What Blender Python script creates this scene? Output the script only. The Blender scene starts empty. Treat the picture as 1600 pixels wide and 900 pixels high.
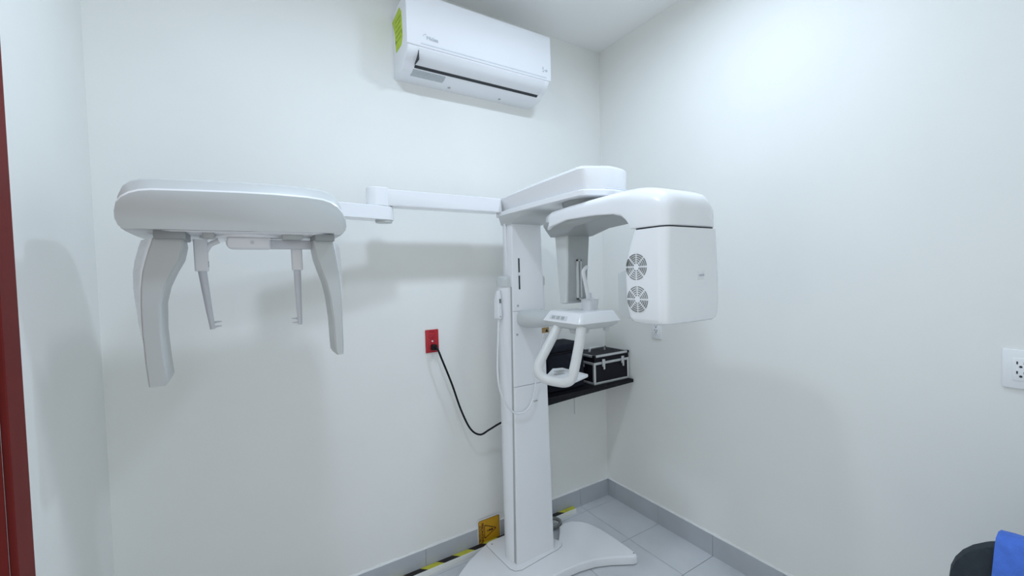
import bpy, bmesh, math, random
from mathutils import Vector, Matrix
random.seed(7)
R = math.radians
S = bpy.context.scene
C = S.collection

# ------------------------------------------------------------------ camera, world, lamps, exposure
cd = bpy.data.cameras.new('camera'); cam = bpy.data.objects.new('camera', cd); C.objects.link(cam)
CAM = Vector((-1.8927, -1.9295, 1.4086)); YAW, PITCH, ROLL = R(32.193), R(-1.847), R(-1.638)
fw = Vector((math.sin(YAW)*math.cos(PITCH), math.cos(YAW)*math.cos(PITCH), math.sin(PITCH)))
r0 = Vector((math.cos(YAW), -math.sin(YAW), 0)); u0 = r0.cross(fw)
rr = r0*math.cos(ROLL)+u0*math.sin(ROLL); uu = -r0*math.sin(ROLL)+u0*math.cos(ROLL)
m3 = Matrix((rr, uu, -fw)).transposed()
cam.matrix_world = Matrix.Translation(CAM) @ m3.to_4x4()
cd.sensor_width = 36; cd.lens = 36*660.9/1600; cd.clip_start = .02
S.camera = cam
w = bpy.data.worlds.new('world'); S.world = w; w.use_nodes = True
w.node_tree.nodes['Background'].inputs[0].default_value = (.86, .92, .93, 1)
w.node_tree.nodes['Background'].inputs[1].default_value = 1.05  # ambient fill, enters through the openings added in front and left walls
S.view_settings.view_transform = 'Standard'; S.view_settings.look = 'None'
S.view_settings.gamma = 1; S.view_settings.use_curve_mapping = False
S.view_settings.exposure = 0.07
LAMP_W = 7.8; LAMP_COL = (.70, .83, 1.0)
LAMPS = [(-.68, -1.01), (-1.64, -1.01)]
HC = 2.75          # ceiling height
XL, YF = -2.31, -2.25   # left wall, front wall

# ------------------------------------------------------------------ materials
def mat(name, col, rough=.5, metal=0, var=.03, scale=8., bump=0., bscale=200., coat=0., trans=0., ior=1.45, alpha=1, spec=.5):
    m = bpy.data.materials.new(name); m.use_nodes = True
    nt = m.node_tree; b = nt.nodes['Principled BSDF']
    tc = nt.nodes.new('ShaderNodeTexCoord')
    n = nt.nodes.new('ShaderNodeTexNoise'); n.inputs['Scale'].default_value = scale; n.inputs['Detail'].default_value = 4
    nt.links.new(tc.outputs['Object'], n.inputs['Vector'])
    rmp = nt.nodes.new('ShaderNodeValToRGB')
    rmp.color_ramp.elements[0].position = .3; rmp.color_ramp.elements[1].position = .7
    rmp.color_ramp.elements[0].color = tuple(max(0, c*(1-var)) for c in col)+(1,)
    rmp.color_ramp.elements[1].color = tuple(min(1, c*(1+var)) for c in col)+(1,)
    nt.links.new(n.outputs['Fac'], rmp.inputs['Fac']); nt.links.new(rmp.outputs['Color'], b.inputs['Base Color'])
    b.inputs['Roughness'].default_value = rough; b.inputs['Metallic'].default_value = metal
    b.inputs['IOR'].default_value = ior; b.inputs['Coat Weight'].default_value = coat
    b.inputs['Transmission Weight'].default_value = trans; b.inputs['Alpha'].default_value = alpha
    b.inputs['Specular IOR Level'].default_value = spec
    if bump:
        n2 = nt.nodes.new('ShaderNodeTexNoise'); n2.inputs['Scale'].default_value = bscale; n2.inputs['Detail'].default_value = 3
        nt.links.new(tc.outputs['Object'], n2.inputs['Vector'])
        bp = nt.nodes.new('ShaderNodeBump'); bp.inputs['Strength'].default_value = bump; bp.inputs['Distance'].default_value = .002
        nt.links.new(n2.outputs['Fac'], bp.inputs['Height']); nt.links.new(bp.outputs['Normal'], b.inputs['Normal'])
    return m
M = {}
M['wall'] = mat('wall_paint', (.895, .90, .872), .75, var=.012, scale=3, bump=.10, bscale=140, spec=.3)
M['ceil'] = mat('ceiling_paint', (.95, .955, .945), .85, var=.012, scale=3, bump=.2, bscale=120, spec=.2)
M['tile'] = mat('floor_tile', (.64, .66, .69), .3, var=.05, scale=5, bump=.04, bscale=60)
M['tile_b'] = mat('skirting_tile', (.50, .525, .56), .35, var=.05, scale=6)
M['grout'] = mat('grout', (.30, .31, .32), .9, var=.1, scale=40)
M['caulk'] = mat('caulk', (.82, .83, .82), .8, var=.04, scale=60)
M['white'] = mat('machine_white', (.90, .91, .935), .22, var=.006, scale=4, coat=.25)
M['white2'] = mat('machine_white_satin', (.86, .87, .895), .38, var=.01, scale=6)
M['acwhite'] = mat('appliance_white', (.90, .91, .94), .5, var=.006, scale=4)
M['grip'] = mat('grip_off_white', (.74, .75, .745), .3, var=.01, scale=10, coat=.2)
M['inner_shade'] = mat('c_arm_inner_shade', (.39, .41, .41), .35, var=.015, scale=10, coat=.1)  # darker grey puts the shade inside the C-arm into the colour
M['shade'] = mat('machine_light_grey', (.62, .645, .645), .3, var=.012, scale=6, coat=.15)
M['ceph_shade'] = mat('arm_head_white_shaded', (.53, .555, .555), .35, var=.012, scale=6, coat=.1)  # white head and legs, their shade put into the colour as grey
M['greyp'] = mat('grey_plastic', (.47, .49, .485), .35, var=.02, scale=10)
M['midgrey'] = mat('mid_grey_plastic', (.33, .35, .355), .4, var=.03, scale=10)
M['rod'] = mat('rod_plastic', (.66, .68, .72), .3, var=.02, scale=15)
M['dark'] = mat('dark_gap', (.03, .035, .04), .6, var=.05)
M['black'] = mat('black_plastic', (.008, .008, .011), .5, var=.1, scale=30, spec=.25)
M['blackleather'] = mat('black_case_skin', (.010, .010, .015), .55, var=.15, scale=30, bump=.25, bscale=350, spec=.2)
M['blackfabric'] = mat('black_fabric', (.012, .013, .020), .8, var=.2, scale=60, bump=.4, bscale=500, spec=.15)
M['alu'] = mat('aluminium', (.62, .635, .64), .35, metal=.55, var=.06, scale=25)
M['chrome'] = mat('chrome', (.66, .67, .68), .2, metal=.85, var=.05, scale=20)
M['red'] = mat('red_plastic', (.50, .022, .035), .35, var=.04, scale=20)
M['reddark'] = mat('red_plastic_recess', (.25, .008, .014), .5, var=.04, scale=20)
M['outlet'] = mat('outlet_white', (.92, .93, .94), .35, var=.01, scale=20)
M['maroon'] = mat('maroon_door_paint', (.165, .018, .016), .6, var=.12, scale=6, spec=.2)
M['lime'] = mat('energy_label', (.50, .66, .03), .5, var=.1, scale=60)
M['limedark'] = mat('energy_label_print', (.22, .34, .02), .6, var=.1, scale=80)
M['print'] = mat('grey_print', (.56, .60, .65), .6, var=.05, scale=50)
M['printlight'] = mat('pale_print', (.70, .735, .79), .6, var=.05, scale=50)
M['sticker'] = mat('grey_sticker', (.50, .53, .55), .5, var=.1, scale=120)
M['amber'] = mat('sign_amber', (.62, .33, .012), .45, var=.06, scale=30)
M['brown'] = mat('sign_print', (.075, .018, .006), .6, var=.1, scale=50)
M['tyellow'] = mat('tape_yellow', (.60, .58, .06), .45, var=.07, scale=40)
M['tblack'] = mat('tape_black', (.018, .014, .014), .45, var=.1, scale=40)
M['duct'] = mat('duct_white', (.78, .79, .76), .4, var=.02, scale=20)
M['blue'] = mat('blue_cloth', (.07, .175, .66), .85, var=.1, scale=60, bump=.5, bscale=400)
M['chair'] = mat('chair_fabric', (.022, .03, .04), .8, var=.15, scale=60, bump=.4, bscale=500)
M['clear'] = mat('clear_plastic', (.95, .96, .98), .25, var=.005, trans=.25, ior=1.3)
M['tan'] = mat('tan_label', (.50, .33, .14), .5, var=.08, scale=80)
M['cablegrey'] = mat('grey_cable', (.20, .21, .21), .45, var=.1, scale=40)
def emis(name, col, s):
    m = bpy.data.materials.new(name); m.use_nodes = True; nt = m.node_tree
    b = nt.nodes['Principled BSDF']; b.inputs['Base Color'].default_value = (.9, .9, .9, 1)
    b.inputs['Emission Color'].default_value = col+(1,); b.inputs['Emission Strength'].default_value = s
    return m
M['lamp'] = emis('lamp_diffuser', LAMP_COL, 3.0)

# ------------------------------------------------------------------ helpers: all shapes are written in world metres
def sv(o, label=None, cat=None, group=None, kind=None):
    if label: o['label'] = label
    if cat: o['category'] = cat
    if group: o['group'] = group
    if kind: o['kind'] = kind
    return o
def root_loc(p):
    L = Vector((0, 0, 0))
    while p is not None: L = L + p.location; p = p.parent
    return L
def thing(name, loc, label, cat, group=None):
    e = bpy.data.objects.new(name, None); e.empty_display_size = .1; C.objects.link(e); e.location = loc
    return sv(e, label, cat, group)
def obj(name, bm, m, parent=None, origin=None, smooth=35, label=None):
    L = root_loc(parent)
    if parent is None and origin is None:
        xs = [v.co.x for v in bm.verts]; ys = [v.co.y for v in bm.verts]; zs = [v.co.z for v in bm.verts]
        origin = Vector(((min(xs)+max(xs))/2, (min(ys)+max(ys))/2, min(zs)))
    sh = L if origin is None else Vector(origin)
    bmesh.ops.translate(bm, verts=bm.verts, vec=-sh)
    bmesh.ops.recalc_face_normals(bm, faces=bm.faces)
    me = bpy.data.meshes.new(name); bm.to_mesh(me); bm.free()
    me.materials.append(M[m])
    if smooth:
        me.shade_smooth(); me.set_sharp_from_angle(angle=R(smooth))
    o = bpy.data.objects.new(name, me); C.objects.link(o)
    if parent is not None: o.parent = parent
    o.location = (sh-L)
    if label: o['label'] = label
    return o
def box(bm, x0, x1, y0, y1, z0, z1, bev=0, seg=2):
    r = bmesh.ops.create_cube(bm, size=1)
    vs = r['verts']
    for v in vs:
        v.co = Vector(((x0+x1)/2+v.co.x*(x1-x0), (y0+y1)/2+v.co.y*(y1-y0), (z0+z1)/2+v.co.z*(z1-z0)))
    if bev:
        es = list({e for v in vs for e in v.link_edges})
        bmesh.ops.bevel(bm, geom=es, offset=bev, segments=seg, profile=.5, affect='EDGES', clamp_overlap=True)
    return bm
def B(x0, x1, y0, y1, z0, z1, bev=0, seg=2): return box(bmesh.new(), x0, x1, y0, y1, z0, z1, bev, seg)
def loft(rings, cap=True, bm=None, closed=True):
    bm = bm or bmesh.new(); V = [[bm.verts.new(p) for p in r] for r in rings]
    n = len(V[0])
    for a, b in zip(V, V[1:]):
        for i in range(n if closed else n-1):
            j = (i+1) % n; bm.faces.new((a[i], a[j], b[j], b[i]))
    if cap:
        bm.faces.new(V[0]); bm.faces.new(list(reversed(V[-1])))
    return bm
def rrect(x0, x1, y0, y1, r, k=5):
    """rounded rectangle, r one radius or four (x1y1, x0y1, x0y0, x1y0)"""
    rs = r if isinstance(r, (tuple, list)) else (r,)*4
    out = []
    for (cx, cy, a, q) in ((x1, y1, 0, rs[0]), (x0, y1, 90, rs[1]), (x0, y0, 180, rs[2]), (x1, y0, 270, rs[3])):
        sx = -1 if cx == x1 else 1; sy = -1 if cy == y1 else 1
        for i in range(k+1):
            t = R(a+90*i/k); out.append((cx+sx*q+q*math.cos(t), cy+sy*q+q*math.sin(t)))
    return out
def zloft(secs, k=5, bm=None):
    """secs: (z, x0, x1, y0, y1, r)"""
    return loft([[(x, y, s[0]) for x, y in rrect(s[1], s[2], s[3], s[4], s[5], k)] for s in secs], bm=bm)
def yloft(secs, k=5, bm=None):
    """secs: (y, x0, x1, z0, z1, r)"""
    return loft([[(x, s[0], z) for x, z in rrect(s[1], s[2], s[3], s[4], s[5], k)] for s in secs], bm=bm)
def prism(poly, axis, a, b, bev=0, seg=3, bm=None):
    def P(p, t):
        return (t, p[0], p[1]) if axis == 0 else ((p[0], t, p[1]) if axis == 1 else (p[0], p[1], t))
    bm = bm or bmesh.new()
    n0 = set(bm.edges)
    A = [bm.verts.new(P(p, a)) for p in poly]; D = [bm.verts.new(P(p, b)) for p in poly]
    f1 = bm.faces.new(A); f2 = bm.faces.new(list(reversed(D)))
    for i in range(len(poly)):
        j = (i+1) % len(poly); bm.faces.new((A[i], A[j], D[j], D[i]))
    if bev:
        bmesh.ops.recalc_face_normals(bm, faces=bm.faces)
        bmesh.ops.bevel(bm, geom=list(f1.edges)+list(f2.edges), offset=bev, segments=seg, profile=.5, affect='EDGES', clamp_overlap=True)
    return bm
def smoothpath(pts, n=8):
    P = [Vector(p) for p in pts]; P = [2*P[0]-P[1]]+P+[2*P[-1]-P[-2]]; out = []
    for i in range(1, len(P)-2):
        a, b, c, d = P[i-1:i+3]
        for k in range(n):
            t = k/n
            out.append(.5*((2*b)+(c-a)*t+(2*a-5*b+4*c-d)*t*t+(3*b-a-3*c+d)*t**3))
    return out+[P[-2]]
def tube(pts, r, k=10, n=8, bm=None, smooth=True):
    P = smoothpath(pts, n) if smooth else [Vector(p) for p in pts]
    rad = r if callable(r) else (lambda t: r)
    rings = []; nrm = None
    for i, p in enumerate(P):
        d = (P[min(i+1, len(P)-1)]-P[max(i-1, 0)]).normalized()
        if nrm is None:
            nrm = d.cross(Vector((0, 0, 1)));
            if nrm.length < .1: nrm = d.cross(Vector((1, 0, 0)))
            nrm.normalize()
        nrm = (nrm-d*nrm.dot(d)).normalized(); b = d.cross(nrm)
        q = rad(i/(len(P)-1))
        rings.append([p+q*(math.cos(2*math.pi*j/k)*nrm+math.sin(2*math.pi*j/k)*b) for j in range(k)])
    return loft(rings, bm=bm)
def cyl(c, r, axis, a, b, k=28, bev=0, bm=None):
    poly = []
    for i in range(k):
        t = 2*math.pi*i/k; poly.append((c[0]+r*math.cos(t), c[1]+r*math.sin(t)))
    return prism(poly, axis, a, b, bev, 2, bm)
def text_bm(s, size, M4, depth=.0006, bold=0.):
    cu = bpy.data.curves.new('lettering', 'FONT'); cu.body = s; cu.size = size; cu.extrude = depth; cu.offset = bold
    cu.align_x = 'CENTER'; cu.align_y = 'CENTER'; cu.resolution_u = 3
    ob = bpy.data.objects.new('lettering_tmp', cu); C.objects.link(ob)
    dg = bpy.context.evaluated_depsgraph_get(); dg.update()
    me = bpy.data.meshes.new_from_object(ob.evaluated_get(dg))
    bm = bmesh.new(); bm.from_mesh(me); bmesh.ops.transform(bm, matrix=M4, verts=bm.verts)
    bpy.data.objects.remove(ob); bpy.data.curves.remove(cu); bpy.data.meshes.remove(me)
    return bm
def frame(o, ex, ey):
    ex = Vector(ex).normalized(); ey = Vector(ey).normalized(); ez = ex.cross(ey)
    m = Matrix((ex, ey, ez)).transposed().to_4x4(); m.translation = Vector(o); return m

# ------------------------------------------------------------------ the room
def struct(name, bm, m, smooth=0): return sv(obj(name, bm, m, smooth=smooth), kind='structure')
TK = .12
floor = struct('floor', B(XL-TK, TK, YF-TK, TK, -.12, -.004), 'grout')
sv(floor, 'grey square ceramic tile floor with thin dark joints')
struct('ceiling', B(XL-TK, TK, YF-TK, TK, HC, HC+.1), 'ceil')['label'] = 'plain white painted ceiling'
struct('wall_back', B(XL-TK, TK, 0, TK, -.004, HC), 'wall')['label'] = 'pale painted wall carrying the air conditioner'
struct('wall_right', B(0, TK, YF, 0, -.004, HC), 'wall')['label'] = 'pale painted wall on the right with the white outlets'
wlb = B(XL-TK, XL, -.70, 0, -.004, HC); box(wlb, XL-TK, XL, YF, -1.58, -.004, HC); box(wlb, XL-TK, XL, -1.58, -.70, 2.10, HC)
struct('wall_left', wlb, 'wall')['label'] = 'pale painted wall on the left beside the maroon door'
wfb = B(XL-TK, -2.22, YF-TK, YF, -.004, HC); box(wfb, -1.05, TK, YF-TK, YF, -.004, HC); box(wfb, -2.22, -1.05, YF-TK, YF, 2.45, HC)  # unseen opening, added to let world light in as fill
struct('wall_front', wfb, 'wall')['label'] = 'pale painted wall with a wide opening added for fill light behind the camera'
# floor tiles, one mesh per size shared between alike tiles
T = .325; GAP = .0022
xs = [0]; x = -.24
while x > XL: xs.append(x); x -= T
xs.append(XL); ys = [0]; y = -.065
while y > YF: ys.append(y); y -= T
ys.append(YF)
cache = {}
for i in range(len(xs)-1):
    for j in range(len(ys)-1):
        wx, wy = xs[i]-xs[i+1], ys[j]-ys[j+1]
        key = (round(wx, 4), round(wy, 4))
        cx, cy = (xs[i]+xs[i+1])/2, (ys[j]+ys[j+1])/2
        if key not in cache:
            bm = B(-wx/2+GAP/2, wx/2-GAP/2, -wy/2+GAP/2, wy/2-GAP/2, -.004, 0, .0008, 1)
            me = bpy.data.meshes.new('floor_tile'); bm.to_mesh(me); bm.free(); me.materials.append(M['tile']); cache[key] = me
        o = bpy.data.objects.new('floor_tile', cache[key]); C.objects.link(o); o.parent = floor
        o.location = Vector((cx, cy, 0))-floor.location
# skirting: tiles along the walls, grout backing, rough paint line on top
BH, BT = .104, .009
def skirting(name, label, along, cuts, mk):
    base = struct(name, mk(cuts[0], cuts[-1], 0, BH, .006), 'grout'); base['label'] = label
    for a, b in zip(cuts, cuts[1:]):
        obj('skirting_tile', mk(a-.0008, b+.0008, .0, BH, BT), 'tile_b', base, smooth=0)
    bm = bmesh.new(); n = int(abs(cuts[-1]-cuts[0])/.02)
    rings = []
    for k in range(n+1):
        t = cuts[0]+(cuts[-1]-cuts[0])*k/n; h = .0055+random.uniform(-.0025, .003); d = BT*.85+random.uniform(-.001, .001)
        if along == 'x': rings.append([(t, -.0, BH), (t, -d, BH), (t, -d*.5, BH+h), (t, 0, BH+h*1.3)])
        elif along == 'y': rings.append([(0, t, BH), (-d, t, BH), (-d*.5, t, BH+h), (0, t, BH+h*1.3)])
        else: rings.append([(XL, t, BH), (XL+d, t, BH), (XL+d*.5, t, BH+h), (XL, t, BH+h*1.3)])
    obj('paint_bead', loft(rings), 'caulk', base)
cx_ = [0, -.24]
while cx_[-1]-T > XL: cx_.append(cx_[-1]-T)
cx_.append(XL)
cy_ = [-.0095, -.065]
while cy_[-1]-T > YF: cy_.append(cy_[-1]-T)
cy_.append(YF)
skirting('baseboard_back', 'grey tile skirting under the wall with the air conditioner', 'x', cx_, lambda a, b, z0, z1, t: B(b, a, -t, 0, z0, z1))
skirting('baseboard_right', 'grey tile skirting running along the right wall', 'y', cy_, lambda a, b, z0, z1, t: B(-t, 0, b, a, z0, z1))
lc = [-.0095]+[c for c in cy_[1:] if c > -.6]+[-.633]
skirting('baseboard_left', 'grey tile skirting on the left wall beside the door', 'l', lc, lambda a, b, z0, z1, t: B(XL, XL+t, b, a, z0, z1))
# maroon door frame in the left wall, the unseen leaf swung out to let in fill light
DY0, DY1, DZ = -.70, -1.58, 2.10
fr = bmesh.new()
for (a_, b_) in ((DY0, -.625), (-1.646, DY1)): box(fr, XL, XL+.012, a_, b_, 0, DZ+.065, .002, 1)
box(fr, XL, XL+.012, DY1, DY0, DZ, DZ+.065, .002, 1)
dr = struct('door_1', fr, 'maroon'); dr['label'] = 'dark maroon painted door frame on the left wall'
jb = B(XL-TK, XL, DY0-.004, DY0, 0, DZ); box(jb, XL-TK, XL, DY1, DY1+.004, 0, DZ); box(jb, XL-TK, XL, DY1, DY0, DZ-.004, DZ)
obj('jamb', jb, 'maroon', dr, smooth=0)
lf = obj('door_leaf', B(XL-TK-.80, XL-TK-.006, DY1-.045, DY1-.005, .006, DZ-.01, .002, 1), 'maroon', dr, smooth=0)
for z0, z1 in ((.15, .95), (1.1, 1.92)):
    obj('door_panel', B(XL-TK-.70, XL-TK-.11, DY1-.006, DY1+.001, z0, z1, .003, 1), 'maroon', lf, smooth=0)
hb = cyl((XL-TK-.74, 1.02), .026, 1, DY1-.006, DY1+.002); tube([(XL-TK-.74, DY1, 1.02), (XL-TK-.74, DY1+.045, 1.02), (XL-TK-.72, DY1+.052, 1.02), (XL-TK-.63, DY1+.052, 1.02)], .009, bm=hb)
obj('door_handle', hb, 'chrome', lf)
# ceiling lamps
for i, (lx, ly) in enumerate(LAMPS):
    t = thing('ceiling_lamp', (lx, ly, HC), ('round flush ceiling lamp over the x-ray machine column', 'round flush ceiling lamp nearer the maroon door')[i], 'lamp', 'flush ceiling lamps')
    obj('housing', cyl((lx, ly), .125, 2, HC-.022, HC, 40, .004), 'white2', t)
    obj('diffuser', cyl((lx, ly), .108, 2, HC-.026, HC-.0215, 40, .0015), 'lamp', t)
    ld = bpy.data.lights.new('lamp_light', 'AREA'); ld.shape = 'DISK'; ld.size = .15; ld.energy = LAMP_W; ld.spread = R(175); ld.color = LAMP_COL
    lo = bpy.data.objects.new('lamp_light', ld); C.objects.link(lo); lo.parent = t; lo.location = (0, 0, -.028)

# ------------------------------------------------------------------ air conditioner
AX0, AX1 = -1.284, -.533
ac = thing('air_conditioner', (-.91, -.1, 2.31), 'white split air conditioner high on the wall with a lime energy label', 'air conditioner')
prof = [(0, 2.60), (-.185, 2.60), (-.194, 2.592), (-.194, 2.39), (-.191, 2.376), (-.182, 2.362), (-.168, 2.350), (-.150, 2.341), (-.132, 2.333), (-.122, 2.323), (-.108, 2.314), (-.095, 2.311), (-.04, 2.310), (0, 2.310)]
obj('body', prism(prof, 0, AX0+.003, AX1-.003, .008), 'acwhite', ac)
fp = obj('front_panel', prism([(-.192, 2.603), (-.196, 2.606), (-.199, 2.60), (-.2015, 2.50), (-.2, 2.392), (-.197, 2.386), (-.192, 2.386)], 0, AX0, AX1, .002), 'acwhite', ac)
obj('trim_line', prism([(-.1995, 2.398), (-.2018, 2.398), (-.2015, 2.3935), (-.1995, 2.3935)], 0, AX0+.06, AX1-.03), 'printlight', fp)
def on_front(x, z): return frame((x, -.2022, z), (1, 0, 0), (0, 0, 1))
obj('brand_lettering', text_bm('Midea', .022, on_front(-1.172, 2.424)), 'print', fp)
sw = bmesh.new(); tube([(-1.214, -.2022, 2.428), (-1.208, -.2022, 2.436), (-1.199, -.2022, 2.438)], .0012, 6, bm=sw)
obj('brand_swoosh', sw, 'printlight', fp)
ic = B(-.586, -.580, -.2022, -.2008, 2.433, 2.445); box(ic, -.586, -.578, -.2022, -.2008, 2.421, 2.427); cyl((-.562, 2.430), .006, 1, -.2022, -.2008, 16, bm=ic); box(ic, -.575, -.569, -.2022, -.2008, 2.428, 2.432)
obj('panel_icons', ic, 'print', fp)
# louvre opening, louvre blade and lower lip
obj('air_slot', prism([(-.1375, 2.3345), (-.1345, 2.3275), (-.1245, 2.3235), (-.120, 2.335)], 0, AX0+.055, AX1-.04), 'dark', ac)
lv = prism([(-.1925, 2.381), (-.1955, 2.377), (-.187, 2.3595), (-.172, 2.3465), (-.154, 2.338), (-.1375, 2.331), (-.137, 2.335), (-.154, 2.342), (-.170, 2.350), (-.183, 2.362)], 0, AX0+.055, AX1-.035, .001)
obj('louver', lv, 'white2', ac)
obj('side_gap', B(AX0+.0525, AX0+.055, -.188, -.138, 2.331, 2.372), 'dark', ac)
obj('rating_sticker', prism([(-.119, 2.321), (-.1195, 2.3195), (-.106, 2.3118), (-.094, 2.3095), (-.076, 2.3092), (-.076, 2.311), (-.094, 2.3112), (-.1055, 2.3135)], 0, AX0+.052, AX0+.205), 'sticker', ac)
for cx in (-1.03, -.75):
    obj('screw_cap', cyl((cx, -.045), .007, 2, 2.3075, 2.3115, 16), 'greyp', ac)
lab = obj('energy_label', prism([(-.008, 2.560), (-.110, 2.574), (-.133, 2.545), (-.140, 2.44), (-.118, 2.411), (-.048, 2.409), (-.036, 2.50)], 0, AX0+.0015, AX0+.0035), 'lime', ac, label='lime yellow energy label')
lp = bmesh.new()
for k in range(5): box(lp, AX0+.0008, AX0+.002, -.125, -.055, 2.446+.022*k, 2.449+.022*k)
box(lp, AX0+.0006, AX0+.002, -.056, -.047, 2.445, 2.458); box(lp, AX0+.0006, AX0+.002, -.138, -.132, 2.452, 2.470)
obj('label_print', lp, 'limedark', lab)

# ------------------------------------------------------------------ wall outlets
ro = thing('wall_outlet', (-1.143, 0, 1.044), 'red duplex wall outlet with the black plug in it', 'outlet')
obj('plate', B(-1.177, -1.110, -.006, 0, 1.043, 1.154, .003), 'red', ro)
for zc in (1.125, 1.072):
    s = obj('socket', cyl((-1.1435, zc), .0165, 1, -.0085, -.005, 24, .001), 'red', ro)
    sl = B(-1.153, -1.150, -.009, -.008, zc-.002, zc+.007); box(sl, -1.138, -1.1355, -.009, -.008, zc-.002, zc+.006); cyl((-1.1435, zc-.009), .0028, 1, -.009, -.008, 10, bm=sl)
    obj('slot', sl, 'reddark', s)
obj('stamped_line', B(-1.158, -1.130, -.0068, -.0055, 1.143, 1.146), 'reddark', ro)
obj('screw', cyl((-1.1435, 1.0985), .004, 1, -.0085, -.005, 12), 'outlet', ro)
def outlet_right(name, yc, zc, wy, label, cols):
    t = thing(name, (0, yc, zc-.057), label, 'outlet')
    obj('plate', B(-.008, 0, yc-wy/2, yc+wy/2, zc-.0575, zc+.0575, .004), 'outlet', t)
    for c in cols:
        s = obj('socket', B(-.0105, -.007, c-.0165, c+.0165, zc-.033, zc+.033, .0015), 'outlet', t)
        sl = bmesh.new()
        for q in (zc+.014, zc-.014):
            box(sl, -.0112, -.0102, c+.0055, c+.0085, q+.001, q+.009); box(sl, -.0112, -.0102, c-.0085, c-.0055, q+.001, q+.008); cyl((c, q-.006), .0033, 0, -.0112, -.0102, 10, bm=sl)
        obj('slot', sl, 'dark', s)
outlet_right('wall_outlet', -.400, 1.091, .066, 'white wall outlet half hidden below the x-ray tube head', [-.400])
outlet_right('wall_outlet', -1.703, 1.0915, .114, 'wide white wall outlet at the right edge of the photo', [-1.683, -1.728])

# ------------------------------------------------------------------ panoramic x-ray machine
xm = thing('dental_xray_machine', (-.765, -.2, 0), 'white panoramic dental x-ray machine with long side arm on a floor stand', 'x-ray machine')
# foot
foot = [(-.70, -.433), (-.62, -.44), (-.542, -.457), (-.47, -.49), (-.405, -.53), (-.378, -.547), (-.358, -.548), (-.348, -.53), (-.347, -.49), (-.345, -.39), (-.352, -.29), (-.367, -.227), (-.395, -.18), (-.435, -.15), (-.48, -.141), (-.52, -.155), (-.555, -.20), (-.60, -.25), (-.615, -.065), (-.64, -.054),
        (-.905, -.054), (-.945, -.072), (-1.05, -.125), (-1.132, -.186), (-1.16, -.23), (-1.178, -.29), (-1.185, -.39), (-1.183, -.49), (-1.182, -.53), (-1.172, -.548), (-1.152, -.547), (-1.125, -.53), (-1.06, -.49), (-.988, -.457), (-.91, -.44), (-.83, -.433)]
base = obj('base', prism(foot, 2, .003, .046, .007), 'white', xm)
plate = [(-.900, -.058), (-.915, -.066), (-.920, -.085), (-.915, -.22), (-.912, -.285), (-.900, -.31), (-.870, -.322), (-.64, -.300), (-.612, -.29), (-.600, -.275), (-.600, -.25), (-.612, -.22), (-.617, -.066), (-.63, -.058)]
obj('base_plate', prism(plate, 2, .046, .0505, .0015, 1), 'white', base)
pg = [(-.765+(p[0]+.765)*1.012, -.19+(p[1]+.19)*1.015) for p in plate]
obj('plate_joint', prism(pg, 2, .044, .0468), 'greyp', base)
for (bx_, by_) in ((-.895, -.085), (-.36, -.53)):
    obj('screw', cyl((bx_, by_), .0045, 2, .0455, .0515 if bx_ < -.8 else .0468, 12), 'midgrey', base)
# column: rear sleeve, front panel, upper mast
slv = [(-.866, -.266), (-.878, -.258), (-.886, -.246), (-.889, -.232), (-.889, -.205), (-.820, -.105), (-.712, -.105), (-.643, -.205), (-.643, -.232), (-.646, -.246), (-.654, -.258), (-.666, -.266)]
obj('column_sleeve', loft([[(x, y, z) for x, y in slv] for z in (.050, 1.352)]), 'white', xm)
def grow(pl, k): return [(-.766+(x+.766)*k, -.19+(y+.19)*k) for x, y in pl]
cap = loft([[(x, y, z) for x, y in grow(slv, k)] for z, k in ((1.352, 1.035), (1.383, 1.035), (1.394, 1.01), (1.400, .95), (1.402, .85))])
obj('sleeve_cap', cap, 'shade', xm)
def front(z):
    t = z/1.5; return -.873+.0215*t, -.655-.025*t
fpnl = []
for z in (.050, .3, .6, .884):
    a, b = front(z); fpnl.append((z, a, b, -.288, -.21, .006))
col = obj('lower_front_panel', zloft(fpnl, 3), 'white', xm)
fpnl = []
for z in (.886, 1.0, 1.236):
    a, b = front(z); fpnl.append((z, a, b, -.2845, -.21, .006))
obj('middle_front_panel', zloft(fpnl, 3), 'white', xm)
fpnl = []
for z in (1.2375, 1.4, 1.65):
    a, b = front(z); fpnl.append([(x, y, z) for x, y in ((a+.004, -.2845), (a, -.2805), (a, -.205), (a+.055, -.12), (b-.055, -.12), (b, -.205), (b, -.2805), (b-.004, -.2845))])
up = obj('mast', loft(fpnl), 'white', xm)
obj('mast_rib', B(-.8575, -.850, -.240, -.225, 1.395, 1.65, .002), 'white2', up)
sm = loft([[(front(z)[0]-.0012, -.2785, z), (front(z)[0]+.004, -.2785, z), (front(z)[0]+.004, -.262, z), (front(z)[0]-.0012, -.262, z)] for z in (.051, .5, 1.0, 1.35)])
obj('panel_gap', sm, 'greyp', xm)
for z0, z1 in ((1.415, 1.482), (1.338, 1.402)):
    obj('scale_slot', B(-.8195, -.8125, -.2862, -.283, z0, z1), 'dark', up)
mk = cyl((-.815, 1.409), .008, 1, -.2915, -.284, 16, .001); obj('scale_marker', mk, 'white2', up)
for px, pz in ((-.836, 1.128), (-.828, 1.262)):
    obj('screw', cyl((px, pz), .0055, 1, -.2862, -.284, 14), 'greyp', col)
obj('panel_clip', B(-.757, -.735, -.293, -.286, .8, .805, .001), 'greyp', col)
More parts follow.
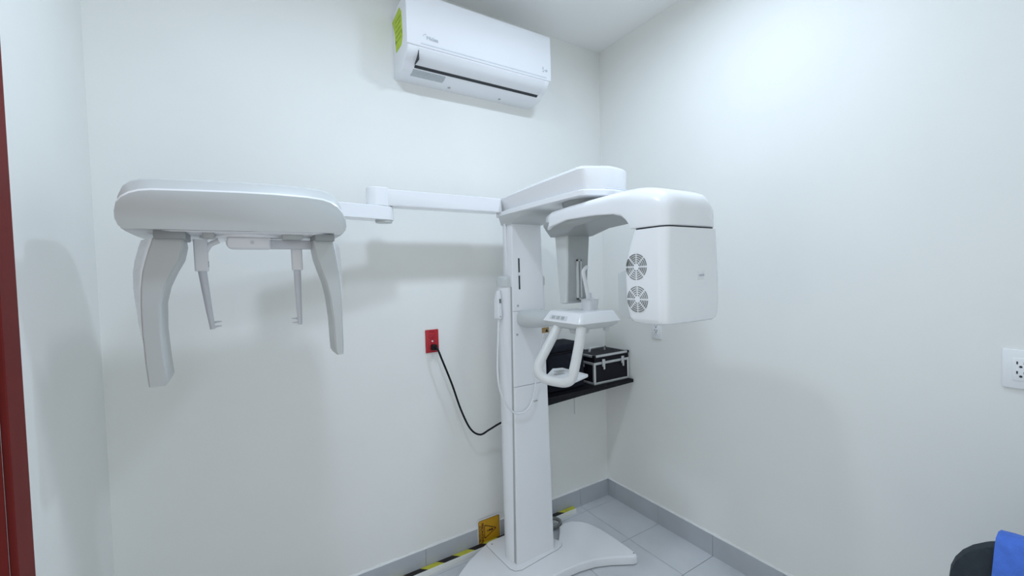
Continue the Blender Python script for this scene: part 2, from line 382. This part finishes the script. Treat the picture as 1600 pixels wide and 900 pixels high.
# top arm
def arm_ring(z, ins, dz=0., insl=None):
    insl = ins if insl is None else insl
    pl = [(-.872, -.178), (-.883, -.3), (-.886, -.55), (-.884, -.783), (-.880, -.796), (-.868, -.806), (-.82, -.828), (-.765, -.842), (-.71, -.838), (-.665, -.82), (-.637, -.79), (-.627, -.75), (-.625, -.55), (-.63, -.3), (-.645, -.178), (-.66, -.165), (-.86, -.165)]
    cx, cy = -.757, -.45; out = []
    for px, py in pl:
        dx, dy = px-cx, py-cy
        q = insl if dx < 0 else ins
        sx = (abs(dx)-q)/abs(dx) if abs(dx) > .06 else max(0, 1-q/.13)
        sy = (abs(dy)-ins)/abs(dy) if abs(dy) > .1 else 1-ins/.4
        out.append((cx+dx*sx, cy+dy*sy, z+dz*(1 if z < 1.703 else 1)*max(0, min(1, (-py-.1)/.7))))
    return out
obj('top_arm_band', loft([arm_ring(1.680, .008), arm_ring(1.682, .003), arm_ring(1.699, .003), arm_ring(1.702, .006)]), 'white', xm)
ta = obj('top_arm', loft([arm_ring(1.7015, .006, 0., .030), arm_ring(1.753, .004, .022), arm_ring(1.758, .006, .023), arm_ring(1.770, .027, .022), arm_ring(1.779, .06, .018), arm_ring(1.783, .1, .01)]), 'white', xm)
obj('bearing_line', tube([(-.80, -.836, 1.704), (-.74, -.8435, 1.7045), (-.68, -.829, 1.704), (-.645, -.800, 1.703)], .0022, 6), 'printlight', ta)
obj('neck', zloft([(1.681, -.876, -.645, -.46, -.175, .05), (1.665, -.872, -.650, -.44, -.178, .05), (1.648, -.858, -.668, -.33, -.19, .015), (1.640, -.856, -.672, -.295, -.195, .01)], 6), 'shade', xm)
obj('rotation_bearing', zloft([(1.660, -.85, -.67, -.78, -.60, .089), (1.681, -.855, -.665, -.785, -.595, .094)], 8), 'midgrey', xm)
# rotating C-arm: beam with the tube head in front and the sensor towards the column
def bsec(y, x0, x1, z0, z1, rt, rb): return (y, x0, x1, z0, z1, (rt, rt, rb, rb))
beam = yloft([bsec(-.520, -.80, -.71, 1.60, 1.63, .010, .010), bsec(-.527, -.83, -.68, 1.585, 1.642, .02, .015), bsec(-.545, -.850, -.66, 1.576, 1.650, .025, .02), bsec(-.60, -.868, -.642, 1.592, 1.656, .03, .004), bsec(-.70, -.872, -.638, 1.606, 1.661, .03, .004),
              bsec(-.85, -.874, -.636, 1.602, 1.664, .03, .004), bsec(-.94, -.876, -.634, 1.594, 1.666, .035, .004), bsec(-.975, -.878, -.632, 1.582, 1.667, .04, .010), bsec(-1.0, -.882, -.629, 1.565, 1.667, .045, .008), bsec(-1.015, -.884, -.628, 1.548, 1.667, .05, .006), bsec(-1.022, -.885, -.627, 1.5375, 1.667, .05, .004),
              bsec(-1.06, -.887, -.627, 1.5372, 1.662, .055, .004), bsec(-1.10, -.886, -.630, 1.537, 1.652, .055, .004), bsec(-1.128, -.882, -.635, 1.537, 1.641, .055, .004), bsec(-1.142, -.875, -.642, 1.537, 1.630, .055, .004), bsec(-1.150, -.862, -.655, 1.538, 1.614, .05, .004), bsec(-1.153, -.84, -.67, 1.540, 1.595, .04, .004)], 6)
undershade = loft([[(x, y, z) for x, y in pl] for z, pl in ((1.612, rrect(-.862, -.648, -.99, -.537, .01, 3)), (1.598, rrect(-.860, -.650, -.975, -.535, .01, 3)), (1.580, rrect(-.845, -.665, -.72, -.533, .01, 3)), (1.556, rrect(-.822, -.676, -.635, -.531, .01, 3)))])
bmo = obj('c_arm_beam', beam, 'white', xm)
obj('beam_underside_shade', undershade, 'inner_shade', bmo)  # dark underside, stands in for the shade below the beam
obj('joint_gap', zloft([(1.530, -.878, -.634, -1.143, -1.025, .022), (1.5375, -.878, -.634, -1.143, -1.025, .022)], 6), 'dark', xm)
tub = [(1.246, -.868, -.645, -1.125, -1.035, .03), (1.248, -.878, -.632, -1.138, -1.018, .03), (1.254, -.886, -.623, -1.146, -1.008, .03), (1.266, -.890, -.619, -1.149, -1.0, .03), (1.32, -.892, -.616, -1.151, -.991, .03), (1.39, -.892, -.616, -1.151, -.989, .03), (1.45, -.891, -.619, -1.151, -.995, .03), (1.50, -.889, -.624, -1.152, -1.009, .03), (1.532, -.887, -.629, -1.153, -1.022, .03)]
th = obj('tube_head', zloft(tub, 7), 'white', xm)
for zc in (1.4205, 1.3225):
    yc = -1.0475 if zc > 1.4 else -1.0505
    g = bmesh.new()
    for k in range(5):
        rr_ = .0125+.0064*k
        for q in range(8):
            a0, a1 = q*45+4.2*(.0385/rr_)**.8, (q+1)*45-4.2*(.0385/rr_)**.8
            n = 4; ri, ro_ = rr_-.0011, rr_+.0011; pts = []
            for i in range(n+1):
                t = R(a0+(a1-a0)*i/n); pts.append((yc+ro_*math.cos(t), zc+ro_*math.sin(t)))
            for i in range(n, -1, -1):
                t = R(a0+(a1-a0)*i/n); pts.append((yc+ri*math.cos(t), zc+ri*math.sin(t)))
            prism(pts, 0, -.8935, -.889, bm=g)
    gl = obj('fan_grille', g, 'cablegrey', th, smooth=0); gl['kind'] = 'stuff'
obj('logo_plate', B(-.741, -.709, -1.1525, -1.150, 1.377, 1.404, .0008, 1), 'white2', th)
obj('logo_lettering', text_bm('vatech', .0098, frame((-.7245, -1.1529, 1.3905), (1, 0, 0), (0, 0, 1)), .0004, .0002), 'print', th)
obj('collimator', zloft([(1.248, -.80, -.70, -.995, -.895, .008), (1.27, -.805, -.695, -1.01, -.885, .01), (1.40, -.805, -.695, -1.01, -.885, .01), (1.425, -.80, -.70, -1.01, -.95, .01)], 4), 'shade', xm)
sen = obj('sensor_housing', zloft([(1.284, -.806, -.704, -.606, -.578, .006), (1.288, -.811, -.700, -.612, -.574, .008), (1.40, -.808, -.694, -.617, -.558, .01), (1.50, -.806, -.686, -.620, -.545, .012), (1.60, -.806, -.680, -.622, -.536, .012)], 4), 'shade', xm)
fbm = B(-.7585, -.7365, -.628, -.606, 1.300, 1.305); box(fbm, -.7585, -.7365, -.628, -.606, 1.455, 1.460); box(fbm, -.7585, -.753, -.628, -.606, 1.300, 1.460); box(fbm, -.742, -.7365, -.628, -.606, 1.300, 1.460)
obj('front_panel', loft([[(-.800, -.6175, 1.292), (-.707, -.6175, 1.292), (-.707, -.605, 1.292), (-.800, -.605, 1.292)], [(-.796, -.6245, 1.585), (-.688, -.6245, 1.585), (-.688, -.61, 1.585), (-.796, -.61, 1.585)]]), 'inner_shade', sen)
obj('slot_frame', fbm, 'shade', sen, smooth=0)
obj('sensor_slot', B(-.7535, -.7415, -.6245, -.606, 1.303, 1.458), 'midgrey', sen)
# patient support: bracket, chin tray, bite stick, hand grip
obj('support_bracket', yloft([(-.283, -.835, -.705, 1.165, 1.240, .03), (-.33, -.838, -.702, 1.163, 1.242, .032), (-.40, -.838, -.702, 1.168, 1.241, .032), (-.47, -.83, -.71, 1.180, 1.240, .028), (-.56, -.80, -.72, 1.195, 1.236, .018)], 6), 'shade', xm)
wl = obj('warning_label', B(-.800, -.760, -.43, -.428, 1.146, 1.170, .001, 1), 'tan', xm)
obj('label_mark', prism([(-.782, 1.150), (-.766, 1.150), (-.774, 1.164)], 1, -.4308, -.4295), 'black', wl)
tray = obj('chin_tray', zloft([(1.216, -.869, -.651, -.758, -.527, .018), (1.2185, -.8705, -.6495, -.7595, -.5255, .018), (1.253, -.853, -.672, -.748, -.548, .015), (1.258, -.846, -.680, -.741, -.556, .012)], 5), 'white', xm)
obj('tray_underside', zloft([(1.188, -.825, -.70, -.71, -.58, .03), (1.194, -.85, -.672, -.74, -.547, .025), (1.205, -.862, -.658, -.752, -.533, .02), (1.2165, -.867, -.653, -.756, -.529, .018)], 5), 'shade', tray)
def onface(y, s, z, out=.0):    # left sloping face of the tray: x along the slope
    return -.8705+(z-1.2185)*(.0175/.0345)-out
bp_ = bmesh.new(); A_ = []
for (yy, zz) in ((-.575, 1.243), (-.575, 1.227), (-.680, 1.2255), (-.680, 1.2415)): A_.append((yy, zz))
rg = [[(onface(0, 0, z, .0012), y, z) for y, z in A_], [(onface(0, 0, z, -.001), y, z) for y, z in A_]]
obj('button_panel', loft(rg), 'printlight', tray)
for k in range(3):
    yc = -.598-.029*k; zz = (1.2400, 1.2295)
    rg = [[(onface(0, 0, z, o_), y, z) for y, z in ((yc+.009, zz[0]), (yc+.009, zz[1]), (yc-.009, zz[1]), (yc-.009, zz[0]))] for o_ in (.0025, 0)]
    obj('button', loft(rg), 'greyp', tray)
obj('tray_recess', cyl((-.775, -.62), .032, 2, 1.2575, 1.2592, 24), 'shade', tray)
obj('bite_cup', zloft([(1.256, -.752, -.703, -.685, -.636, .012), (1.30, -.756, -.699, -.689, -.632, .012), (1.302, -.762, -.693, -.695, -.626, .012)], 4), 'clear', xm)
bs = bmesh.new(); tube([(-.731, -.66, 1.29), (-.745, -.66, 1.355), (-.757, -.66, 1.405), (-.752, -.66, 1.419), (-.738, -.66, 1.432)], lambda t: .0085-.0015*t, 8, 5, bm=bs)
obj('bite_stick', bs, 'clear', xm)
obj('bite_stick_foot', B(-.733, -.721, -.668, -.655, 1.296, 1.326, .003), 'rod', xm)
obj('under_button', zloft([(1.165, -.80, -.735, -.665, -.615, .012), (1.19, -.805, -.73, -.67, -.61, .012)], 4), 'shade', xm)
obj('under_knob', cyl((-.678, -.70), .012, 2, 1.172, 1.20, 16, .003), 'shade', xm)
obj('hand_grip', tube([(-.838, -.60, 1.205), (-.868, -.603, 1.165), (-.935, -.612, 1.085), (-.957, -.617, 1.055), (-.962, -.628, 1.030), (-.950, -.648, 1.011), (-.926, -.690, 1.004), (-.910, -.722, 1.006), (-.897, -.739, 1.020), (-.886, -.743, 1.055), (-.860, -.742, 1.14), (-.843, -.738, 1.205)], .0185, 16, 7), 'grip', xm)
gp = obj('grip_plate', prism([(-.895, -.575), (-.79, -.485), (-.745, -.50), (-.74, -.655), (-.86, -.70), (-.905, -.69)], 2, .985, .999, .004), 'white2', xm)
for (a, b) in ((-.83, -.585), (-.80, -.545)):
    obj('plate_pad', zloft([(.998, a-.022, a+.022, b-.012, b+.012, .005), (1.001, a-.022, a+.022, b-.012, b+.012, .005)], 3), 'greyp', gp)
# long side arm
obj('arm_link', yloft([(-.168, -1.452, -.87, 1.700, 1.762, .006), (-.170, -1.454, -.87, 1.697, 1.764, .006), (-.232, -1.454, -.87, 1.697, 1.762, .006), (-.234, -1.452, -.87, 1.700, 1.760, .006)], 3), 'white', xm)
obj('arm_hinge', zloft([(1.694, -1.470, -1.385, -.237, -.163, .034), (1.697, -1.473, -1.382, -.240, -.160, .036), (1.766, -1.473, -1.382, -.240, -.160, .036), (1.769, -1.470, -1.385, -.237, -.163, .034)], 6), 'white', xm)
lk = bmesh.new(); P0, P1 = Vector((-1.405, -.200, 0)), Vector((-1.80, -.275, 0)); d = (P1-P0).normalized(); n = Vector((-d.y, d.x, 0))
rings = []
for z in (1.640, 1.642, 1.692, 1.694):
    wd = .036 if z in (1.642, 1.692) else .034
    ring = []
    for k in range(9): a = math.pi*k/8; ring.append(P0+n*wd*math.cos(a)-d*wd*math.sin(a)*1.0)
    ring += [P1-n*wd, P1+n*wd]
    rings.append([(p.x, p.y, z) for p in ring])
obj('arm_lower_link', loft(rings), 'white', xm)
obj('hinge_cap', cyl((-1.408, -.20), .033, 2, 1.631, 1.641, 24, .002), 'shade', xm)
# cephalometric head
def head_out(e=0.):
    o = [(-2.124, 1.539), (-2.132, 1.546), (-2.137, 1.562), (-2.137, 1.578), (-2.133, 1.597), (-2.124, 1.610), (-2.110, 1.620), (-2.092, 1.627), (-2.07, 1.6305), (-1.99, 1.634), (-1.90, 1.637), (-1.815, 1.638), (-1.74, 1.636), (-1.70, 1.632), (-1.68, 1.626), (-1.662, 1.615), (-1.649, 1.599), (-1.641, 1.578), (-1.639, 1.560), (-1.643, 1.548), (-1.651, 1.5405)]
    out = []
    for x, z in o:
        k = max(0, min(1, (z-1.56)/.06)); k = k*k*(3-2*k)
        sx = 1+e*.2/.25
        out.append((-1.888+(x+1.888)*sx, z+e*k))
    return out
def hr(y, e, tilt=.10): return [(x, y+(1.64-z)*tilt, z) for x, z in head_out(e)]
obj('head_cover', loft([hr(-.650, -.006), hr(-.6485, -.002), hr(-.644, 0), hr(-.60, 0)]), 'ceph_shade', xm)
rim = loft([hr(-.6475, -.0015), hr(-.645, .0028), hr(-.632, .0034), hr(-.600, .003)], cap=False)
obj('head_rim', rim, 'white', xm)
obj('head_housing', loft([hr(-.605, 0), hr(-.598, .010), hr(-.588, .034), hr(-.575, .040, .05), hr(-.50, .048, .0), hr(-.42, .050, 0), hr(-.35, .040, 0), hr(-.31, .018, 0), hr(-.296, -.01, 0)]), 'shade', xm)
obj('head_underplate', zloft([(1.537, -2.09, -1.67, -.615, -.32, .05), (1.546, -2.10, -1.66, -.625, -.31, .05)], 5), 'white2', xm)
obj('turning_disc', cyl((-1.88, -.47), .115, 2, 1.531, 1.538, 40, .002), 'white', xm)
for (x0, x1, y0, y1, m_) in ((-2.075, -2.012, -.615, -.50, 'midgrey'), (-1.72, -1.668, -.615, -.50, 'midgrey'), (-1.98, -1.955, -.60, -.55, 'greyp'), (-1.80, -1.75, -.60, -.56, 'greyp')):
    obj('mount_block', B(x0, x1, y0, y1, 1.519 if m_ == 'midgrey' else 1.524, 1.540, .003), m_, xm)
def leg(secs, sgn):
    rings = []; shell = []
    for z, xo, xi, fl, yf, yb in secs:      # xo outer front, xi inner front, fl outward flare of the shell towards the back
        rings.append([(xi, yf+.004, z), (xi-sgn*.004, yf, z), (xo+sgn*.003, yf, z), (xo, yf+.003, z), (xo, yb, z), (xi-sgn*.004, yb, z), (xi, yb-.006, z)])
        shell.append([(xo-sgn*.0005, yf+.004, z), (xo-sgn*fl, yb-.02, z), (xo-sgn*(fl-.004), yb+.004, z), (xo+sgn*.006, yb+.004, z)])
    return loft(rings), loft(shell)
# outer direction is -x for the left leg (sgn=+1 points inwards)
LL = [(1.522, -2.078, -2.020, .034, -.600, -.50), (1.505, -2.083, -2.019, .036, -.600, -.49), (1.47, -2.093, -2.027, .036, -.600, -.485), (1.44, -2.100, -2.043, .034, -.600, -.482), (1.40, -2.105, -2.060, .030, -.600, -.48), (1.36, -2.107, -2.069, .026, -.600, -.48), (1.29, -2.107, -2.071, .020, -.600, -.48), (1.22, -2.104, -2.067, .012, -.600, -.482), (1.172, -2.101, -2.063, .006, -.600, -.485), (1.160, -2.100, -2.068, .004, -.600, -.50)]
a_, b_ = leg(LL, 1); lg = obj('sensor_leg', a_, 'ceph_shade', xm); obj('leg_shell', b_, 'white', lg)
RL = [(1.522, -1.672, -1.722, .026, -.600, -.52), (1.505, -1.669, -1.722, .028, -.600, -.51), (1.47, -1.664, -1.716, .027, -.600, -.505), (1.44, -1.660, -1.707, .025, -.600, -.502), (1.40, -1.656, -1.694, .021, -.600, -.50), (1.36, -1.654, -1.686, .017, -.600, -.50), (1.29, -1.653, -1.679, .011, -.600, -.50), (1.22, -1.653, -1.677, .007, -.600, -.502), (1.195, -1.654, -1.676, .005, -.600, -.505), (1.186, -1.655, -1.672, .003, -.600, -.52)]
a_, b_ = leg(RL, -1); lg = obj('collimator_leg', a_, 'ceph_shade', xm); obj('leg_shell', b_, 'white', lg)
# ear rods and nose bar
def earrod(x0t, x1t, zt, zb, xb, zend, tipdir, tz):
    h = obj('ear_rod_holder', zloft([(zb, x0t+.003, x1t-.001, -.515, -.485, .003), (zb+.002, x0t+.001, x1t, -.517, -.483, .004), (zt, x0t, x1t, -.517, -.483, .004)], 3), 'white2', xm)
    xc = (x0t+x1t)/2
    tb = bmesh.new(); tube([(xc, -.50, zb+.01), ((xc*.45+xb*.55), -.50, (zb*.45+zend*.55)), (xb, -.50, zend)], lambda t: .0105-.0045*t, 12, 6, bm=tb)
    r_ = obj('ear_rod', tb, 'rod', xm)
    tp = bmesh.new()
    for dz in (0, .0125):
        tube([(xb, -.50+dz, tz+dz*.9), (xb+tipdir*.012, -.50+dz, tz+dz*.9+.001), (xb+tipdir*.021, -.50+dz, tz+dz*.9+.0015)], lambda t: .0036-.0022*t, 8, 3, bm=tp)
    obj('ear_tip', tp, 'rod', r_)
    return h
h1 = earrod(-2.007, -1.976, 1.527, 1.441, -1.974, 1.281, 1, 1.287)
obj('holder_lock', B(-1.9765, -1.9745, -.512, -.502, 1.452, 1.468), 'greyp', h1)
obj('holder_bracket', tube([(-1.985, -.50, 1.485), (-1.972, -.50, 1.512), (-1.95, -.50, 1.525)], .007, 8, 5), 'white2', h1)
earrod(-1.773, -1.744, 1.524, 1.440, -1.757, 1.275, -1, 1.281)
nb = obj('nose_bar', yloft([(-.560, -1.928, -1.832, 1.503, 1.528, .008), (-.556, -1.933, -1.828, 1.500, 1.531, (.004, .012, .016, .004)), (-.51, -1.933, -1.828, 1.500, 1.531, (.004, .012, .016, .004)), (-.505, -1.928, -1.832, 1.503, 1.528, .008)], 5), 'white2', xm)
obj('bar_screw', cyl((-1.872, 1.517), .005, 1, -.5615, -.559, 14), 'rod', nb)
obj('nose_bar_slide', B(-1.830, -1.69, -.545, -.515, 1.501, 1.526, .003), 'rod', nb)

# ------------------------------------------------------------------ exposure switch hanging on the column
es = thing('exposure_switch', (-.905, -.215, 1.2), 'white handheld exposure switch hanging on the machine column with its cord', 'switch')
hs = obj('handset', zloft([(1.203, -.911, -.8905, -.250, -.209, .006), (1.207, -.914, -.8905, -.253, -.206, .007), (1.29, -.913, -.8905, -.250, -.209, .008), (1.325, -.909, -.8905, -.244, -.217, .008), (1.334, -.906, -.8905, -.240, -.222, .006)], 5), 'white2', es)
obj('push_button', B(-.907, -.898, -.2535, -.248, 1.278, 1.297, .0015), 'cablegrey', hs)
obj('handset_mark', B(-.908, -.899, -.2542, -.2515, 1.213, 1.218), 'greyp', hs)
obj('cord', tube([(-.902, -.232, 1.206), (-.918, -.25, 1.122), (-.950, -.29, .979), (-.944, -.298, .89), (-.918, -.302, .823), (-.870, -.304, .772), (-.810, -.306, .774), (-.772, -.308, .822), (-.757, -.315, .917), (-.765, -.36, 1.04), (-.775, -.42, 1.16)], .0042, 8, 8), 'white2', es)

# ------------------------------------------------------------------ black power cord
pc = thing('power_cord', (-1.143, -.01, 1.06), 'black power cord hanging from the red outlet to the column', 'cord')
pb = zloft([(1.057, -1.152, -1.132, -.034, -.0088, .006), (1.060, -1.156, -1.128, -.038, -.0088, .008), (1.080, -1.156, -1.128, -.038, -.0088, .008), (1.084, -1.152, -1.132, -.034, -.0088, .006)], 4)
obj('plug', pb, 'black', pc)
obj('cable', tube([(-1.142, -.03, 1.072), (-1.136, -.05, 1.065), (-1.121, -.058, 1.02), (-1.073, -.06, .89), (-1.03, -.06, .757), (-.982, -.06, .652), (-.93, -.06, .611), (-.88, -.062, .624), (-.845, -.080, .646), (-.822, -.1035, .665)], .0048, 8, 8), 'black', pc)

# ------------------------------------------------------------------ floor duct with hazard tape, caution sign, loose cable
dt = thing('cable_duct', (-.85, -.03, 0), 'white floor cable duct covered with yellow and black hazard tape', 'cable duct')
DX0, DX1 = -1.75, -.305
obj('duct_body', prism([(-.010, 0), (-.010, .020), (-.014, .024), (-.042, .024), (-.046, .020), (-.050, .0)], 0, DX0, DX1), 'duct', dt)
xq = DX1; k = 0
while xq > DX0+.02:
    x2 = max(DX0, xq-.083); sk = .03
    rg = []
    for z in (.0238, .0249): rg.append([(xq-(sk if k else 0), -.0135, z), (max(DX0, x2-sk), -.0135, z), (max(DX0, x2), -.0415, z), (xq, -.0415, z)])
    obj('tape_stripe', loft(rg), 'tyellow' if k % 2 == 0 else 'tblack', dt, smooth=0)
    xq = x2; k += 1
SX0, SX1 = -.935, -.802
sg = thing('caution_sign', (-.868, -.0105, .03), 'small amber caution sign with a warning triangle standing on its side', 'sign')
obj('backing', prism(rrect(SX0, SX1, .004, .146, .010), 1, -.0112, -.0100), 'outlet', sg)
ap = obj('amber_face', prism(rrect(SX0+.004, SX1-.004, .008, .142, .008), 1, -.0116, -.0110), 'amber', sg)
def outline(poly_o, poly_i, y0, y1):
    bm = bmesh.new(); n = len(poly_o)
    rings = [[(p[0], y0, p[1]) for p in poly_o], [(p[0], y0, p[1]) for p in poly_i], [(p[0], y1, p[1]) for p in poly_i], [(p[0], y1, p[1]) for p in poly_o]]
    V = [[bm.verts.new(q) for q in r] for r in rings]
    for a in range(4):
        for i in range(n):
            j = (i+1) % n; b = (a+1) % 4
            bm.faces.new((V[a][i], V[a][j], V[b][j], V[b][i]))
    return bm
obj('border', outline(rrect(SX0+.004, SX1-.004, .008, .142, .008), rrect(SX0+.0062, SX1-.0062, .0102, .1398, .006), -.0119, -.0114), 'brown', sg)
def rtri(pts, r):
    out = []; n = len(pts)
    for i in range(n):
        p = Vector(pts[i]); a = (Vector(pts[i-1])-p).normalized(); b = (Vector(pts[(i+1) % n])-p).normalized()
        for k in range(5):
            t = k/4; q = p+a*r*(1-t)**2+b*r*t**2
            out.append((q.x, q.y))
    return out
tri = [(-.898, .038), (-.898, .116), (-.822, .077)]
tri2 = [(-.8945, .0445), (-.8945, .1095), (-.8305, .077)]
obj('warning_triangle', outline(rtri(tri, .012), rtri(tri2, .009), -.0121, -.0114), 'brown', sg)
ex = prism([(-.866, .0735), (-.866, .0805), (-.846, .0825), (-.846, .0715)], 1, -.0121, -.0114); cyl((-.878, .077), .0036, 1, -.0121, -.0114, 12, bm=ex); prism([(-.873, .075), (-.869, .084), (-.862, .079), (-.867, .071)], 1, -.0121, -.0114, bm=ex)
obj('warning_symbol', ex, 'brown', sg)
obj('sign_lettering', text_bm('PRECAUCION', .0165, frame((-.9085, -.0119, .075), (0, 0, -1), (1, 0, 0)), .0003, .0006), 'brown', sg)
obj('sign_lettering', text_bm('ALTO VOLTAJE', .0125, frame((-.922, -.0119, .075), (0, 0, -1), (1, 0, 0)), .0003, .0002), 'brown', sg)
lc_ = tube([(-.62, -.085, .012), (-.53, -.105, .014), (-.487, -.112, .018), (-.470, -.100, .030), (-.475, -.075, .034), (-.505, -.055, .036), (-.56, -.06, .040)], .0095, 10, 6)
sv(obj('floor_cable', lc_, 'cablegrey'), 'looped grey cable on the floor behind the machine column', 'cable')

# ------------------------------------------------------------------ corner shelf with two cases
sh = thing('wall_shelf', (-.32, -.12, .76), 'black corner shelf fixed to the wall behind the x-ray machine', 'shelf')
obj('board', B(-.625, -.006, -.232, -.002, .762, .781, .002, 1), 'black', sh)
obj('front_lip', prism([(-.628, .781), (-.628, .742), (-.40, .752), (-.03, .762), (-.03, .781)], 1, -.230, -.222), 'black', sh)
for bx_ in (-.55, -.12):
    obj('bracket', B(bx_-.01, bx_+.01, -.12, -.002, .745, .762), 'black', sh)
k1 = thing('equipment_case', (-.148, -.11, .782), 'black flight case with silver aluminium edges and two front latches', 'case')
X0, X1, Y0, Y1, Z0, Z1 = -.287, -.012, -.205, -.008, .782, .946
obj('body', B(X0+.003, X1-.003, Y0+.003, Y1-.003, Z0+.003, .905), 'blackleather', k1)
lid = obj('lid', B(X0+.003, X1-.003, Y0+.003, Y1-.003, .9065, Z1-.003), 'blackleather', k1)
ew = .013
def edgebars(z0, z1, zs_only=None):
    pass
for (zz, par) in ((Z0, None), (.892, None), (Z1-ew, lid)):
    h = ew if zz != .892 else .014
    for (a, b, c, d_) in ((X0, X1, Y0, Y0+ew*.5), (X0, X1, Y1-ew*.5, Y1), (X0, X0+ew*.5, Y0, Y1), (X1-ew*.5, X1, Y0, Y1)):
        obj('edge_trim', B(a, b, c, d_, zz, zz+h, .002, 1), 'alu', par or k1)
for (a, b) in ((X0, Y0), (X1-ew, Y0), (X0, Y1-ew), (X1-ew, Y1-ew)):
    obj('corner_trim', B(a-.0005, a+ew+.0005, b-.0005, b+ew+.0005, Z0, .9055, .002, 1), 'alu', k1)
    obj('corner_cap', B(a-.002, a+ew+.002, b-.002, b+ew+.002, Z1-ew-.002, Z1+.0015, .004), 'black', lid)
for lx in (-.222, -.072):
    lt = obj('latch', B(lx-.011, lx+.011, Y0-.010, Y0-.0005, .880, .922, .003), 'chrome', k1)
    obj('latch_tongue', B(lx-.007, lx+.007, Y0-.014, Y0-.004, .864, .890, .003), 'chrome', lt)
obj('carry_handle', tube([(-.215, -.09, Z1-.004), (-.210, -.09, Z1+.014), (-.195, -.09, Z1+.018), (-.115, -.09, Z1+.018), (-.100, -.09, Z1+.014), (-.095, -.09, Z1-.004)], .007, 8, 5), 'alu', lid)
obj('side_clip', B(X0-.004, X0+.001, -.125, -.085, .872, .889, .002), 'midgrey', k1)
k2 = thing('soft_case', (-.44, -.11, .782), 'plain black zipped case standing on the shelf behind the hand grip', 'case')
obj('body', B(-.585, -.340, -.185, -.01, .782, .985, .012, 3), 'blackfabric', k2)
obj('lid', B(-.588, -.337, -.188, -.007, .988, 1.028, .012, 3), 'blackfabric', k2)
obj('zip', B(-.586, -.339, -.1865, -.0085, .984, .9885), 'black', k2)
sv(obj('wall_cable', tube([(-.2625, -.0035, .76), (-.262, -.0035, .67), (-.2625, -.0035, .565)], .0032, 6, 4), 'caulk'), 'thin pale cable running down the wall below the black shelf', 'cable')

# ------------------------------------------------------------------ chair with blue cloth at the right edge
ch = thing('office_chair', (-.28, -1.86, 0), 'dark rounded-back chair at the bottom right corner under a blue cloth', 'chair')
def back_ring(x, ins):
    y0, y1, z0, z1 = -2.06+ins, -1.640-ins, .50+ins, .792-ins
    return [(x+.02*math.cos((p[0]+1.846)*6), p[0], p[1]) for p in rrect(y0, y1, z0, z1, (.13, .13, .06, .06), 8)]
obj('backrest', loft([back_ring(-.53, .012), back_ring(-.524, .004), back_ring(-.505, 0), back_ring(-.485, .004), back_ring(-.478, .014)]), 'chair', ch)
obj('back_stem', tube([(-.485, -1.846, .62), (-.50, -1.846, .48), (-.47, -1.846, .40), (-.30, -1.846, .40)], .018, 10, 5), 'black', ch)
obj('seat', zloft([(.415, -.42, -.06, -2.03, -1.66, .09), (.43, -.45, -.035, -2.055, -1.635, .1), (.475, -.45, -.035, -2.055, -1.635, .1), (.488, -.43, -.055, -2.035, -1.655, .09)], 6), 'chair', ch)
obj('gas_post', cyl((-.245, -1.846), .026, 2, .10, .415, 20), 'black', ch)
for k in range(5):
    a = R(72*k+20); ca, sa = math.cos(a), math.sin(a)
    l_ = obj('base_leg', tube([(-.245, -1.846, .12), (-.245+.12*ca, -1.846+.12*sa, .10), (-.245+.205*ca, -1.846+.205*sa, .075)], lambda t: .02-.008*t, 8, 4), 'black', ch)
    obj('caster', cyl((-1.846+.205*sa, .028), .028, 0, -.245+.205*ca-.010, -.245+.205*ca+.010, 18, .003), 'black', l_)
# cloth: draped sheet over the top of the backrest
bm = bmesh.new(); W = []
prf = [(-.549, .42), (-.549, .60), (-.548, .72), (-.544, .790), (-.530, .806), (-.505, .811), (-.478, .806), (-.464, .788), (-.461, .72), (-.461, .60), (-.461, .50)]
for j in range(13):
    y = -1.712-.26*j/12; row = []
    for (px, pz) in prf:
        wv = .003*math.sin(j*1.3+pz*9)
        row.append(bm.verts.new((px+.02*math.cos((y+1.846)*6)+wv*(1 if px < -.505 else -1)*0+wv, y+.004*math.sin(pz*22), pz-.010+.0012*math.sin(j*.9)+.0009*j)))
    W.append(row)
for a, b in zip(W, W[1:]):
    for i in range(len(prf)-1): bm.faces.new((a[i], a[i+1], b[i+1], b[i]))
bmesh.ops.recalc_face_normals(bm, faces=bm.faces)
bmesh.ops.solidify(bm, geom=bm.faces, thickness=.004)
sv(obj('blue_cloth', bm, 'blue', smooth=60), 'bright blue cloth draped over the dark chair back', 'cloth')
